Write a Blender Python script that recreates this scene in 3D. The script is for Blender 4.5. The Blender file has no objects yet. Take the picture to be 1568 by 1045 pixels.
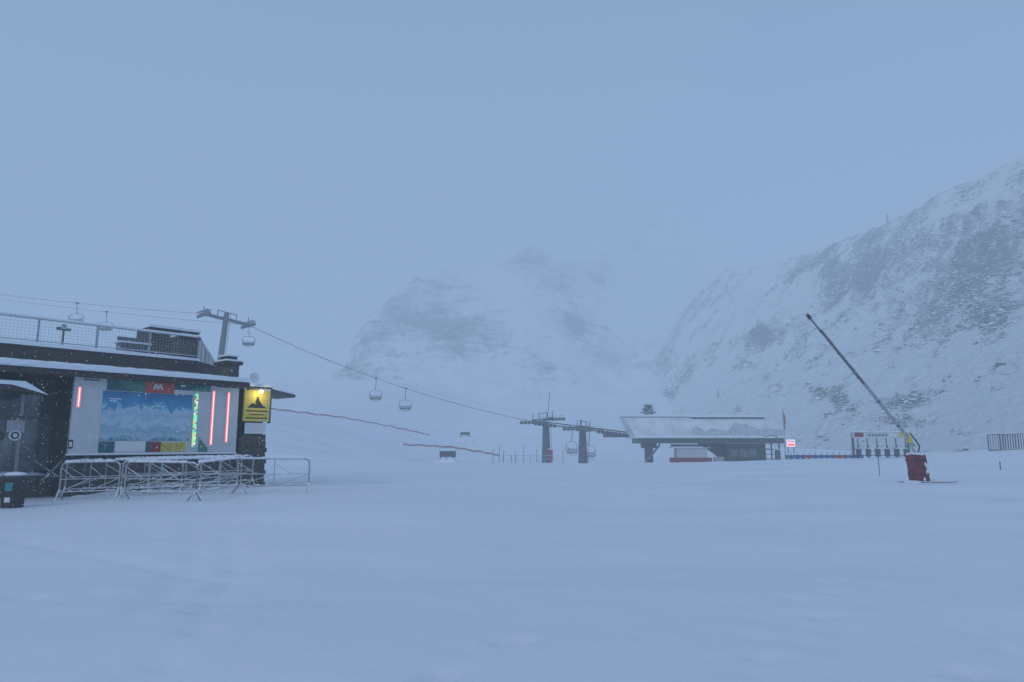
import bpy, math, random
import numpy as np
from mathutils import Vector, Matrix
random.seed(7); rng=np.random.default_rng(7)
F=24/36*1568; PITCH=math.radians(8.6); CZ=1.65
cp,sp=math.cos(PITCH),math.sin(PITCH)
def W(u,v,Y):
    """survey point: bearing/elevation reading -> world point at ground distance Y"""
    a=(u-784)/F; b=(522.5-v)/F
    dy=cp-b*sp; t=Y/dy
    return Vector((a*t,Y,CZ+(sp+b*cp)*t))
def proj(X,Y,Z):
    z=Z-CZ; d=Y*cp+z*sp; h=-Y*sp+z*cp
    return 784+F*X/d, 522.5-F*h/d
def sm(x):
    x=np.clip(x,0,1); return x*x*(3-2*x)
def _h(i,j,s):
    n=(i.astype(np.int64)*374761393+j.astype(np.int64)*668265263+s*1442695041)&0xffffffff
    n=((n^(n>>13))*1274126177)&0xffffffff
    n=n^(n>>16)
    return (n&0xffff)/65535.0
def vn(x,y,s=0):
    i=np.floor(x);j=np.floor(y);fx=x-i;fy=y-j
    fx=fx*fx*fx*(fx*(fx*6-15)+10);fy=fy*fy*fy*(fy*(fy*6-15)+10)
    a=_h(i,j,s);b=_h(i+1,j,s);c=_h(i,j+1,s);d=_h(i+1,j+1,s)
    return (a*(1-fx)+b*fx)*(1-fy)+(c*(1-fx)+d*fx)*fy
def fbm(x,y,o=5,s=0,g=.5):
    r=0;a=1;t=0
    for k in range(o):
        r=r+a*(vn(x,y,s+k)-.5);t+=a;a*=g
        x,y=x*1.62-y*1.21+13.1,x*1.21+y*1.62+7.7
    return r/t*2
def ridged(x,y,o=5,s=0):
    r=0;a=1;t=0
    for k in range(o):
        r=r+a*(1-2*np.abs(vn(x,y,s+k)-.5));t+=a;a*=.55
        x,y=x*1.62-y*1.21+3.1,x*1.21+y*1.62+9.7
    return r/t

# ------------------------------------------------ materials
def mk(name):
    m=bpy.data.materials.new(name); m.use_nodes=True
    nt=m.node_tree; return m,nt,nt.nodes['Principled BSDF']
def mat(name,col,rough=.6,metal=0,var=.15,scale=6,bump=.15,emit=None,es=0,frost=0):
    m,nt,b=mk(name)
    b.inputs['Roughness'].default_value=rough; b.inputs['Metallic'].default_value=metal
    tc=nt.nodes.new('ShaderNodeTexCoord')
    n=nt.nodes.new('ShaderNodeTexNoise'); n.inputs['Scale'].default_value=scale; n.inputs['Detail'].default_value=6
    nt.links.new(tc.outputs['Object'],n.inputs['Vector'])
    r=nt.nodes.new('ShaderNodeValToRGB')
    r.color_ramp.elements[0].position=.3; r.color_ramp.elements[1].position=.7
    r.color_ramp.elements[0].color=[c*(1-var) for c in col]+[1]
    r.color_ramp.elements[1].color=[min(1,c*(1+var)) for c in col]+[1]
    nt.links.new(n.outputs['Fac'],r.inputs['Fac'])
    src=r.outputs['Color']
    if frost>0:
        g=nt.nodes.new('ShaderNodeNewGeometry'); s=nt.nodes.new('ShaderNodeSeparateXYZ')
        nt.links.new(g.outputs['Normal'],s.inputs[0])
        ad=nt.nodes.new('ShaderNodeMath'); ad.operation='MULTIPLY_ADD'
        nt.links.new(n.outputs['Fac'],ad.inputs[0]); ad.inputs[1].default_value=1.2
        nt.links.new(s.outputs['Z'],ad.inputs[2])
        mr=nt.nodes.new('ShaderNodeMapRange'); mr.inputs['From Min'].default_value=1.15-frost; mr.inputs['From Max'].default_value=1.35-frost
        nt.links.new(ad.outputs[0],mr.inputs['Value'])
        mx=nt.nodes.new('ShaderNodeMixRGB'); mx.inputs[2].default_value=(.85,.87,.9,1)
        nt.links.new(mr.outputs[0],mx.inputs[0]); nt.links.new(src,mx.inputs[1]); src=mx.outputs[0]
    nt.links.new(src,b.inputs['Base Color'])
    if bump:
        bp=nt.nodes.new('ShaderNodeBump'); bp.inputs['Strength'].default_value=bump; bp.inputs['Distance'].default_value=.02
        nt.links.new(n.outputs['Fac'],bp.inputs['Height']); nt.links.new(bp.outputs[0],b.inputs['Normal'])
    if emit:
        b.inputs['Emission Color'].default_value=list(emit)+[1]; b.inputs['Emission Strength'].default_value=es
    return m
def snow_mat():
    m,nt,b=mk('snow'); b.inputs['Roughness'].default_value=.85
    b.inputs['Specular IOR Level'].default_value=.15
    tc=nt.nodes.new('ShaderNodeTexCoord')
    def noise(sc,d,rot=(0,0,0),scl=(1,1,1)):
        mp=nt.nodes.new('ShaderNodeMapping'); mp.inputs['Rotation'].default_value=rot; mp.inputs['Scale'].default_value=scl
        nt.links.new(tc.outputs['Object'],mp.inputs[0])
        n=nt.nodes.new('ShaderNodeTexNoise'); n.inputs['Scale'].default_value=sc; n.inputs['Detail'].default_value=d
        nt.links.new(mp.outputs[0],n.inputs['Vector']); return n
    n1=noise(.25,5,(0,0,.3),(.35,1,1)); n2=noise(2.2,6); n3=noise(40,4)
    r=nt.nodes.new('ShaderNodeValToRGB'); r.color_ramp.elements[0].position=.35; r.color_ramp.elements[1].position=.65
    r.color_ramp.elements[0].color=(.77,.81,.88,1); r.color_ramp.elements[1].color=(.84,.87,.92,1)
    nt.links.new(n1.outputs['Fac'],r.inputs[0]); nt.links.new(r.outputs[0],b.inputs['Base Color'])
    b1=nt.nodes.new('ShaderNodeBump'); b1.inputs['Strength'].default_value=.5; b1.inputs['Distance'].default_value=.07
    nt.links.new(n2.outputs['Fac'],b1.inputs['Height'])
    b2=nt.nodes.new('ShaderNodeBump'); b2.inputs['Strength'].default_value=.45; b2.inputs['Distance'].default_value=.010
    nt.links.new(n3.outputs['Fac'],b2.inputs['Height']); nt.links.new(b1.outputs[0],b2.inputs['Normal'])
    nt.links.new(b2.outputs[0],b.inputs['Normal'])
    return m
def hill_mat(name,fine,fscale,lo=.07,hi=.13,dk=(.03,.03,.034),lt=(.12,.11,.105)):
    m,nt,b=mk(name); b.inputs['Roughness'].default_value=.9; b.inputs['Specular IOR Level'].default_value=.1
    at=nt.nodes.new('ShaderNodeAttribute'); at.attribute_name='rock'
    tc=nt.nodes.new('ShaderNodeTexCoord')
    mp=nt.nodes.new('ShaderNodeMapping'); mp.inputs['Rotation'].default_value=(.2,.5,.5); mp.inputs['Scale'].default_value=(.45,1,1.3)
    nt.links.new(tc.outputs['Object'],mp.inputs[0])
    n=nt.nodes.new('ShaderNodeTexNoise'); n.inputs['Scale'].default_value=fscale; n.inputs['Detail'].default_value=9; n.inputs['Roughness'].default_value=.72
    n.inputs['Distortion'].default_value=.6
    nt.links.new(mp.outputs[0],n.inputs['Vector'])
    a=nt.nodes.new('ShaderNodeMath'); a.operation='MULTIPLY_ADD'; a.inputs[1].default_value=fine
    nt.links.new(n.outputs['Fac'],a.inputs[0]); nt.links.new(at.outputs['Fac'],a.inputs[2])
    mr=nt.nodes.new('ShaderNodeMapRange'); mr.inputs['From Min'].default_value=.5+fine*.5-lo; mr.inputs['From Max'].default_value=.5+fine*.5+hi
    nt.links.new(a.outputs[0],mr.inputs['Value'])
    n2=nt.nodes.new('ShaderNodeTexNoise'); n2.inputs['Scale'].default_value=.8; n2.inputs['Detail'].default_value=8
    nt.links.new(tc.outputs['Object'],n2.inputs['Vector'])
    rk=nt.nodes.new('ShaderNodeValToRGB'); rk.color_ramp.elements[0].position=.35; rk.color_ramp.elements[1].position=.65
    rk.color_ramp.elements[0].color=tuple(dk)+(1,); rk.color_ramp.elements[1].color=tuple(lt)+(1,)
    nt.links.new(n2.outputs['Fac'],rk.inputs[0])
    mx=nt.nodes.new('ShaderNodeMixRGB'); mx.inputs[1].default_value=(.83,.86,.9,1)
    nt.links.new(mr.outputs[0],mx.inputs[0]); nt.links.new(rk.outputs[0],mx.inputs[2]); nt.links.new(mx.outputs[0],b.inputs['Base Color'])
    bp=nt.nodes.new('ShaderNodeBump'); bp.inputs['Strength'].default_value=.9; bp.inputs['Distance'].default_value=1.4
    nt.links.new(n.outputs['Fac'],bp.inputs['Height']); nt.links.new(bp.outputs[0],b.inputs['Normal'])
    return m
SNOW=snow_mat()
STEEL=mat('galvanised_steel',(.36,.38,.40),.45,.3,frost=.3,scale=9)
DSTEEL=mat('dark_steel',(.09,.10,.11),.5,.2,frost=.2)
TOWER=mat('tower_steel',(.10,.11,.12),.5,.2,frost=.2)
LANCE=mat('lance_steel',(.16,.17,.18),.5,.3,frost=.1)
DARK=mat('dark_cladding',(.03,.028,.027),.6,scale=3,var=.4)
STONE=mat('dark_stone',(.08,.07,.065),.9,var=.55,scale=7,bump=.8,frost=.3)
WOOD=mat('dark_wood',(.05,.04,.033),.8,var=.4,scale=12,frost=.2)
GLASS=mat('dark_glass',(.13,.14,.15),.12,.4,bump=0,var=.6,scale=1.3)
WHITE=mat('white_paint',(.7,.72,.74),.5,var=.04)
GREY=mat('grey_panel',(.56,.58,.6),.5,var=.05,scale=2)
RED=mat('red_fabric',(.35,.03,.04),.7,frost=.1)
DRED=mat('crimson_panel',(.25,.02,.04),.6,bump=0)
REDP=mat('red_panel',(.5,.07,.04),.5,bump=0)
YEL=mat('yellow_panel',(.62,.5,.08),.5,bump=0,var=.05)
GREEN=mat('green_panel',(.05,.22,.15),.5,bump=0)
TEAL=mat('teal_panel',(.02,.11,.13),.5,bump=0)
BLUE=mat('blue_panel',(.03,.09,.3),.6,bump=0)
BLACK=mat('black_print',(.02,.02,.02),.6,bump=0)
NET=mat('red_net',(.42,.2,.24),.9,frost=.3,scale=3)
BROWN=mat('brown_crate',(.12,.11,.09),.8,frost=.3)
LEDR=mat('led_red',(.5,.05,.05),.5,bump=0,emit=(1,.10,.07),es=1.5)
LEDW=mat('led_core',(.8,.5,.5),.5,bump=0,emit=(1,.6,.55),es=1.6)
LEDG=mat('led_green',(.1,.5,.2),.5,bump=0,emit=(.15,1,.35),es=1.1)
LEDY=mat('led_amber',(.6,.5,.1),.5,bump=0,emit=(1,.75,.1),es=1.0)
BULB=mat('lamp_bulb',(.9,.8,.4),.5,bump=0,emit=(1,.85,.35),es=9)
SIGNL=mat('lit_sign',(.8,.7,.75),.5,bump=0,emit=(.9,.75,.85),es=.7)
NEEDLE=mat('pine_needles',(.04,.06,.045),.9,var=.5,frost=.25)

# ------------------------------------------------ mesh builder
class MB:
    def __init__(s): s.v=[];s.f=[];s.m=[];s.mats=[]
    def mi(s,m):
        if m not in s.mats: s.mats.append(m)
        return s.mats.index(m)
    def add(s,vs,fs,m):
        o=len(s.v); s.v+= [tuple(v) for v in vs]; k=s.mi(m)
        for f in fs: s.f.append([i+o for i in f]); s.m.append(k)
    def box(s,c,d,m,rot=None):
        x,y,z=[q/2 for q in d]; vs=[Vector((a*x,b*y,e*z)) for a in(-1,1) for b in(-1,1) for e in(-1,1)]
        if rot is not None: vs=[rot@v for v in vs]
        c=Vector(c); s.add([v+c for v in vs],[(0,1,3,2),(4,6,7,5),(0,4,5,1),(2,3,7,6),(0,2,6,4),(1,5,7,3)],m)
    def box2(s,a,b,m):
        s.box([(p+q)/2 for p,q in zip(a,b)],[abs(q-p) for p,q in zip(a,b)],m)
    def tube(s,p,q,r,m,n=6,r2=None):
        p=Vector(p);q=Vector(q);r2=r if r2 is None else r2
        d=(q-p).normalized(); a=d.orthogonal().normalized(); b=d.cross(a)
        vs=[];
        for P,R in((p,r),(q,r2)):
            for k in range(n):
                t=2*math.pi*k/n; vs.append(P+a*math.cos(t)*R+b*math.sin(t)*R)
        fs=[(k,(k+1)%n,n+(k+1)%n,n+k) for k in range(n)]+[tuple(range(n))[::-1],tuple(range(n,2*n))]
        s.add(vs,fs,m)
    def path(s,ps,r,m,n=6):
        for a,b in zip(ps[:-1],ps[1:]): s.tube(a,b,r,m,n)
    def slab(s,poly,t,m):
        """extrude list of 3d points by vector t"""
        t=Vector(t);n=len(poly);vs=[Vector(p) for p in poly]+[Vector(p)+t for p in poly]
        s.add(vs,[tuple(range(n))[::-1],tuple(range(n,2*n))]+[(k,(k+1)%n,n+(k+1)%n,n+k) for k in range(n)],m)
    def ball(s,c,r,m,sx=1,sy=1,sz=1,n=8):
        vs=[];fs=[]
        for i in range(1,n//2+2):
            th=math.pi*(i-.5)/(n//2+1)
            for k in range(n):
                ph=2*math.pi*k/n; vs.append(Vector(c)+Vector((r*sx*math.sin(th)*math.cos(ph),r*sy*math.sin(th)*math.sin(ph),r*sz*math.cos(th))))
        R=n//2+1
        for i in range(R-1):
            for k in range(n): fs.append((i*n+k,(i+1)*n+k,(i+1)*n+(k+1)%n,i*n+(k+1)%n))
        fs.append(tuple(range(n))); fs.append(tuple(range((R-1)*n,R*n))[::-1])
        s.add(vs,fs,m)
    def drift(s,a,b,z,w,hgt,m,n=14,seed=0):
        """lumpy snow bank from a to b (xy), half width w, height hgt"""
        a=Vector(a);b=Vector(b);d=(b-a).normalized();nr=Vector((-d.y,d.x,0));vs=[];K=9
        for i in range(n+1):
            c=a.lerp(b,i/n); f=math.sin(math.pi*min(1,max(0,(i+.3)/(n+.6))))**.4; hh=hgt*f*random.uniform(.7,1.2); ww=w*random.uniform(.8,1.15)*(.5+.5*f)
            for k in range(K):
                t=math.pi*k/(K-1); vs.append(c+nr*ww*math.cos(t)+Vector((0,0,z-.1+(hh+.1)*math.sin(t)**.8 if 0<k<K-1 else z-.1)))
        s.add(vs,[(i*K+k,i*K+k+1,(i+1)*K+k+1,(i+1)*K+k) for i in range(n) for k in range(K-1)],m)
    def obj(s,name,parent=None,smooth=False,recenter=True,bevel=0):
        me=bpy.data.meshes.new(name); 
        off=Vector((0,0,0))
        if recenter and parent is None:
            A=np.array(s.v); off=Vector(((A[:,0].min()+A[:,0].max())/2,(A[:,1].min()+A[:,1].max())/2,A[:,2].min()))
        me.from_pydata([tuple(Vector(v)-off) for v in s.v],[],s.f); 
        for m in s.mats: me.materials.append(m)
        me.polygons.foreach_set('material_index',s.m)
        if smooth: me.polygons.foreach_set('use_smooth',[True]*len(me.polygons))
        me.update()
        o=bpy.data.objects.new(name,me); o.location=off; bpy.context.scene.collection.objects.link(o)
        if parent: o.parent=parent; o.location=(0,0,0)
        if bevel:
            b=o.modifiers.new('bevel','BEVEL'); b.width=bevel; b.segments=2; b.limit_method='ANGLE'
        return o
def empty(name,loc,rz=0):
    e=bpy.data.objects.new(name,None); e.location=loc; e.rotation_euler=(0,0,rz); e.empty_display_size=.3
    bpy.context.scene.collection.objects.link(e); return e
def grid_obj(name,X,Y,Z,m,attr=None):
    nr,nc=X.shape; co=np.stack([X,Y,Z],-1).reshape(-1,3).astype(np.float32)
    i=np.arange(nr*nc).reshape(nr,nc)
    q=np.stack([i[:-1,:-1],i[:-1,1:],i[1:,1:],i[1:,:-1]],-1).reshape(-1,4)
    me=bpy.data.meshes.new(name); me.vertices.add(len(co)); me.vertices.foreach_set('co',co.ravel())
    me.loops.add(q.size); me.loops.foreach_set('vertex_index',q.ravel().astype(np.int32))
    me.polygons.add(len(q)); me.polygons.foreach_set('loop_start',(np.arange(len(q))*4).astype(np.int32))
    me.update(calc_edges=True); me.validate()
    me.polygons.foreach_set('use_smooth',np.ones(len(me.polygons),bool))
    if attr is not None:
        a=me.attributes.new('rock','FLOAT','POINT'); a.data.foreach_set('value',attr.ravel().astype(np.float32))
    me.materials.append(m); o=bpy.data.objects.new(name,me); bpy.context.scene.collection.objects.link(o); return o

# ------------------------------------------------ ground
def hbase(X,Y):
    z=-1.3*sm((Y-60)/25)*(1-sm((X-26)/25)*.9)
    z=z+.115*np.maximum(Y-115,0)*sm((Y-115)/80)*(1-.75*sm((X-10)/70)*(1-sm((Y-200)/150)))
    z=z+9*sm((-X-6)/38)*sm((Y-45)/60)
    z=z+.28*sm((X-5)/25)*sm((Y-25)/30)
    z=z+1.0*np.exp(-((X-47)/10)**2-((Y-60)/14)**2)
    z=z+.2*np.exp(-((X+9)/6)**2-((Y-22)/4)**2)
    return z
def hdet(X,Y):
    fade=1/(1+((X**2+Y**2)/60**2))
    z=.19*fbm(X/9,Y/6,4,3)*np.clip(np.hypot(X,Y)/15,.4,1)
    z=z+.04*fbm(X/1.6,Y/1.3,4,11)*fade+.5*fbm(X/45,Y/45,3,5)*sm((Y-60)/60)
    return z
tr=[]
def trail(pts,step=.62,side=.13):
    P=[W(a,b,1.65*F/(b-680.6)) for a,b in pts]
    for a,b in zip(P[:-1],P[1:]):
        L=(b-a).length; n=int(L/step); dr=(b-a).normalized(); s=Vector((-dr.y,dr.x,0))
        for k in range(n):
            p=a+dr*(k*step)+s*(side if k%2 else -side)+Vector((random.uniform(-.08,.08),random.uniform(-.08,.08),0)); tr.append((p.x,p.y,random.uniform(.5,1)))
trail([(1060,1040),(1160,985),(1235,925),(1262,890),(1310,865)])
trail([(240,1005),(300,955),(290,925),(350,860),(355,835)])
trail([(650,1010),(760,960),(860,930)])
trail([(60,905),(180,900),(260,915)])
trail([(1450,1000),(1500,960),(1560,935)],.8)
def dimples(X,Y):
    z=np.zeros_like(X)
    for x,y,a in tr:
        msk=(abs(X-x)<.6)&(abs(Y-y)<.6)
        if msk.any():
            r2=((X[msk]-x)**2+(Y[msk]-y)**2)
            z[msk]+=a*(-.12*np.exp(-r2/.016)+.025*np.exp(-r2/.06))
    for x0,sl,y0,y1 in((-3.,-.35,5,30),(-2.4,-.35,5,30),(6,.9,9,30),(7.5,.85,9,34),(1,-1.3,7,26)):
        d=(X+.25*np.sin(Y*.5)-(x0+sl*(Y-5)))/math.sqrt(1+sl*sl)
        z-=.05*np.exp(-(d/.17)**2)*sm((Y-y0)/3)*(1-sm((Y-y1)/6))
    return z
def ground_z(x,y):
    X=np.array([[float(x)]]);Y=np.array([[float(y)]]); return float((hbase(X,Y)+hdet(X,Y))[0,0])
t=np.linspace(-1,1,561); k=6.6
gx=1700*np.sinh(k*t)/math.sinh(k)
t2=np.linspace(-.62,1,640); gy=7+1700*np.sinh(k*t2)/math.sinh(k)
GX,GY=np.meshgrid(gx,gy)
GZ=hbase(GX,GY)+hdet(GX,GY)+dimples(GX,GY)
grid_obj('snow_ground',GX,GY,GZ,SNOW)

# ------------------------------------------------ hills (lofted foot - mid - ridge)
def loft(cols,nu,nv,back=(60,-45),smooth=9):
    A=np.array([[list(W(*p)) for p in c] for c in cols])
    n=len(cols); u=np.linspace(0,n-1,nu); R=[]
    for r in range(3):
        R.append(np.stack([np.interp(u,np.arange(n),A[:,r,k]) for k in range(3)],-1))
    kern=np.hanning(smooth+2)[1:-1]; kern/=kern.sum()
    for r in range(3):
        for k in range(3):
            p=np.pad(R[r][:,k],smooth//2,mode='edge'); R[r][:,k]=np.convolve(p,kern,'valid')
    R[0][:,2]-=4; R[0][:,1]-=14
    v=np.linspace(0,1,nv)[:,None,None]
    f,m,g=R
    P=(1-v)**2*f+2*v*(1-v)*(2*m-.5*f-.5*g)+v*v*g
    nb=14; w=np.linspace(0,1,nb+1)[1:,None,None]
    B=g+w*np.array([0,back[0],0])+w*w*np.array([0,0,back[1]])
    P=np.concatenate([P,B],0); vv=np.concatenate([np.linspace(0,1,nv),np.ones(nb)])[:,None]
    return P[...,0],P[...,1],P[...,2],vv
cols=[((870,760,350),(890,740,400),(905,700,440)),
      ((960,685,300),(972,630,380),(985,570,450)),
      ((1030,655,250),(1040,565,350),(1060,460,440)),
      ((1090,662,200),(1100,550,310),(1110,416,430)),
      ((1160,685,150),(1170,560,270),(1180,406,400)),
      ((1230,698,120),(1235,560,230),(1240,388,370)),
      ((1300,702,105),(1300,550,205),(1300,362,340)),
      ((1370,704,95),(1370,540,190),(1370,336,315)),
      ((1440,705,90),(1440,520,178),(1440,300,295)),
      ((1500,706,86),(1500,505,168),(1500,272,280)),
      ((1570,707,82),(1570,485,160),(1570,240,265)),
      ((1680,708,78),(1680,450,150),(1680,192,250)),
      ((1850,709,74),(1850,420,145),(1850,140,240)),
      ((2100,712,70),(2100,400,140),(2100,90,230))]
X,Y,Z,V=loft(cols,760,520)
env=sm(V/.15)*(1-.75*sm((V-.85)/.15))
up=sm((V-.35)/.4)
s1=X*.8+Z*.5+Y*.15; s2=-X*.35+Y*.6+Z*.4
d=env*((3.2+4*up)*fbm(X/38,Y/38,5,21)+ (1.4+3*up)*(ridged(s1/26,s2/9,5,31)-.6)*2)
d+= .7*fbm(X/3,Y/3,4,44)*env*(.4+up) + .45*fbm(X/1.4,Y/1.4,3,61)*sm(V/.1)
PX,PY=proj(X,Y,Z)
def gs(cx,cy,sx,sy,rot=0):
    c,s=math.cos(rot),math.sin(rot);dx=PX-cx;dy=PY-cy;a=dx*c+dy*s;b=-dx*s+dy*c
    return np.exp(-(a/sx)**2-(b/sy)**2)
gul=gs(1333,395,14,42,.25)
d-=7*gul*env
Zd=Z+d
# strata streaks follow the dip of the slope (down to the left)
q1=(X*.55+Z*.83); q2=(-X*.83+Z*.55)*.7+Y*.35
rock=.412+.25*fbm(q1/16,q2/3.6,6,71,.66)+.22*fbm(X/30,Y/30,4,81)
zone=.12*gs(1520,340,130,80)+.17*gs(1270,410,70,32,.3)+.34*gul+.10*gs(1500,420,90,50)+.26*gs(1515,500,26,20)+.06*gs(1400,400,140,50)
out=.42*gs(1390,606,38,11,-.1)+.36*gs(1272,603,36,11,.3)+.38*gs(1470,660,18,5,.2)+.27*gs(1290,628,26,6)+.28*gs(1473,690,22,5,-.3)+.25*gs(1170,520,26,9,-.3)+.16*gs(1180,600,50,18)+.2*gs(1025,602,14,7)+.22*gs(1385,640,50,8)+.12*gs(1000,560,60,20)
low=1-sm((V-.2)/.35)
rock+=zone+out-.04-.07*low-.06*gs(1330,500,120,40)-.05*gs(1450,600,120,60)
rock+=.16*(vn(X/1.7,Y/2.3,91)-.5)
grid_obj('rocky_hillside',X,Y,Zd,hill_mat('hillside_snow_rock',.9,.6,.10,.14),rock)
HX,HY,HZ,HV,HR=X,Y,Zd,V,rock
cols=[((380,655,300),(400,640,360),(420,620,420)),
      ((440,650,295),(455,620,360),(470,590,425)),
      ((490,640,290),(505,600,360),(520,548,435)),
      ((540,636,288),(550,570,365),(560,492,450)),
      ((590,632,286),(595,560,370),(600,456,470)),
      ((640,628,285),(640,550,380),(640,425,490)),
      ((690,626,285),(690,540,385),(690,414,500)),
      ((740,624,286),(740,530,390),(738,409,510)),
      ((775,622,288),(780,520,395),(785,390,515)),
      ((800,620,290),(800,510,395),(802,376,518)),
      ((830,618,295),(830,515,400),(829,376,520)),
      ((860,616,300),(855,520,405),(850,400,525)),
      ((900,612,310),(900,530,420),(900,397,555)),
      ((950,608,330),(950,540,450),(950,391,600)),
      ((1000,604,350),(1000,530,470),(1000,389,620)),
      ((1045,602,370),(1045,530,490),(1045,392,620)),
      ((1090,600,390),(1090,540,500),(1090,416,620)),
      ((1150,600,400),(1150,540,510),(1150,430,630)),
      ((1300,600,420),(1300,540,520),(1300,430,640))]
X,Y,Z,V=loft(cols,720,400,smooth=11)
env=sm(V/.2)*(1-.7*sm((V-.85)/.15))
q1=(X*.5+Z*.86);q2=(-X*.86+Z*.5)
d=env*(11*fbm(X/70,Y/70,5,121)+18*(ridged(X/60,Y/45+Z/60,5,131)-.6)+1.6*fbm(X/7,Y/7,4,141))+3.0*fbm(X/9,Y/9,4,151)*sm((V-.8)/.2)
PX,PY=proj(X,Y,Z)
rock=.41+.30*fbm(q1/20,q2/40,6,171,.7)+.14*fbm(X/60,Z/50,3,181)
rock+=.16*gs(680,490,70,40)+.30*gs(885,485,30,10,.4)+.24*gs(815,393,30,18)+.15*gs(740,520,60,25)+.15*gs(640,440,45,14)+.12*gs(560,520,40,40)-.08*gs(960,470,90,60)-.3*(1-sm((V-.05)/.3))
grid_obj('snowy_mountain',X,Y,Z+d,hill_mat('mountain_snow_rock',.8,.14,.10,.16,(.02,.02,.023),(.08,.08,.08)),rock)
cols=[((860,520,640),(860,470,670),(860,410,700)),((910,520,640),(910,460,670),(910,396,700)),
      ((935,520,640),(935,450,670),(935,380,700)),((958,520,640),(958,440,670),(958,352,700)),
      ((985,520,640),(985,430,670),(985,339,700)),((1008,520,640),(1008,430,670),(1008,347,700)),
      ((1022,520,640),(1022,440,670),(1022,366,700)),((1050,520,640),(1050,450,670),(1050,386,700)),
      ((1110,520,640),(1110,460,670),(1110,408,700))]
X,Y,Z,V=loft(cols,200,120,smooth=7)
d=10*fbm(X/40,Z/40,5,221)*sm(V/.2)*(1-.6*sm((V-.8)/.2))
rock=.46+.3*fbm(X/30,Z/30,5,231)
grid_obj('distant_peak',X,Y,Z+d,hill_mat('peak_snow_rock',.5,.1),rock)

mb=MB(); RK=mat('hillside_rock',(.06,.058,.055),.9,var=.5,scale=1.2,frost=.28,bump=.5)
hv=np.broadcast_to(HV,HX.shape)
ppx,ppy=proj(HX,HY,HZ)
flat=np.argwhere((hv>.04)&(hv<.98)&(ppx>1000)&(ppx<1700)&(HR>.40))
for _ in range(14000):
    i,j=flat[rng.integers(len(flat))]
    if HR[i,j]+rng.normal()*.10<.49: continue
    s=rng.uniform(.12,.5)*(1+1.0*(rng.random()<.06)); c=Vector((HX[i,j]+rng.uniform(-.3,.3),HY[i,j]+rng.uniform(-.3,.3),HZ[i,j]+.02*s))
    vs=[]; asp=rng.uniform(1.2,2.4)
    for zz,rr in((-.6,1),(.15,.9),(.55,.45)):
        for q in range(5):
            a=q*1.2566+rng.uniform(-.3,.3); R=s*rr*rng.uniform(.6,1.3); vs.append(c+Vector((R*math.cos(a)*asp,R*math.sin(a),s*zz*rng.uniform(.6,1.1)-.2*R*math.cos(a))))
    fs=[(k,(k+1)%5,5+(k+1)%5,5+k) for k in range(5)]+[(5+k,5+(k+1)%5,10+(k+1)%5,10+k) for k in range(5)]+[(10,11,12,13,14)]
    mb.add(vs,fs,RK)
mb.obj('hillside_rocks',recenter=False)

# ------------------------------------------------ conifers
def conifer(loc,h,name='pine_tree',dens=1,f0=.1):
    mb=MB(); p=Vector(loc); mb.tube(p,p+Vector((0,0,h)),h*.018,WOOD,6,h*.004)
    n=int(26*dens)
    for i in range(n):
        g0=i/n; f=f0+(1-f0)*g0; L=h*.27*(1-f)**.8*random.uniform(.6,1.15)+.03*h
        for k in range(6):
            a=random.uniform(0,6.28); dr=Vector((math.cos(a),math.sin(a),-.25)); b=p+Vector((0,0,h*f)); LL=L*random.uniform(.6,1.1)
            mb.tube(b,b+dr*LL,h*.005,WOOD,3,h*.001)
            for q in range(9):
                c=b+dr*LL*random.uniform(.15,1); s=h*.035*random.uniform(.6,1.3)
                o=Vector((random.gauss(0,1),random.gauss(0,1),random.gauss(-.2,.5)))*s*.5
                e=Vector((random.gauss(0,1),random.gauss(0,1),random.gauss(0,.4))).normalized()*s; g=dr*s*1.2
                mb.add([c+o-e*.6,c+o+e*.6,c+o+g],[(0,1,2)],NEEDLE)
    return mb.obj(name,recenter=True)
def hill_pt(px,py):
    a=(ppx-px)**2+(ppy-py)**2; i,j=np.unravel_index(np.argmin(a),a.shape); return (HX[i,j],HY[i,j],HZ[i,j]-.3)
conifer((0.1990*112,112,ground_z(22.3,112)-.5),9.8,f0=.55)
for a,b,h in((1357,336,5),(1100,610,3.5),(1203,548,3),(1270,560,2.5),(1500,455,3)):
    conifer(hill_pt(a,b),h,dens=.6)

# ------------------------------------------------ left service building
A0=Vector((-12.9,20.1,0)); TH=math.atan2(.76,.65)
hut=empty('resort_building',A0,TH)
def s_of(px,y=0):
    r=(px-784)/F; x0=A0.x-.76*y; y0=A0.y+.65*y
    return (r*y0-x0)/(.65-r*.76)
m=MB()
m.box2((-9,1.6,-.4),(-.05,9,3.6),DARK)
m.box2((-.05,.25,-.4),(6.2,9,3.6),DARK)
m.box2((5.25,.0,-.4),(6.2,.25,2.0),STONE)
m.box2((-9,.9,-.4),(-.05,1.6,.75),STONE)
m.box2((-.05,.15,-.4),(5.25,.25,1.1),STONE)
m.obj('walls',hut)
m=MB()
for i in range(9):
    for kx in range(5):
        m.box((5.36+kx*.19+(i%2)*.05,-.012,.05+i*.2),(.17,.03+random.uniform(0,.02),.17),STONE)
for i in range(4):
    for kx in range(22): m.box((-8.8+kx*.4+(i%2)*.15,.89,.05+i*.19),(.36,.03+random.uniform(0,.04),.16),STONE)
for i in range(5):
    for kx in range(14): m.box((.15+kx*.37+(i%2)*.12,.14,.05+i*.2),(.33,.03+random.uniform(0,.03),.17),STONE)
m.obj('stone_courses',hut)
m=MB(); m.drift((-9,1.2,0),(-.2,1.2,0),.75,.38,.16,SNOW,40); m.drift((-9,.55,0),(-.6,.6,0),.02,.5,.22,SNOW,30); m.drift((-.4,-.1,0),(6.8,-.15,0),.05,.5,.22,SNOW,30); m.obj('snow_ledge',hut,smooth=True)
m=MB()
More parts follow.
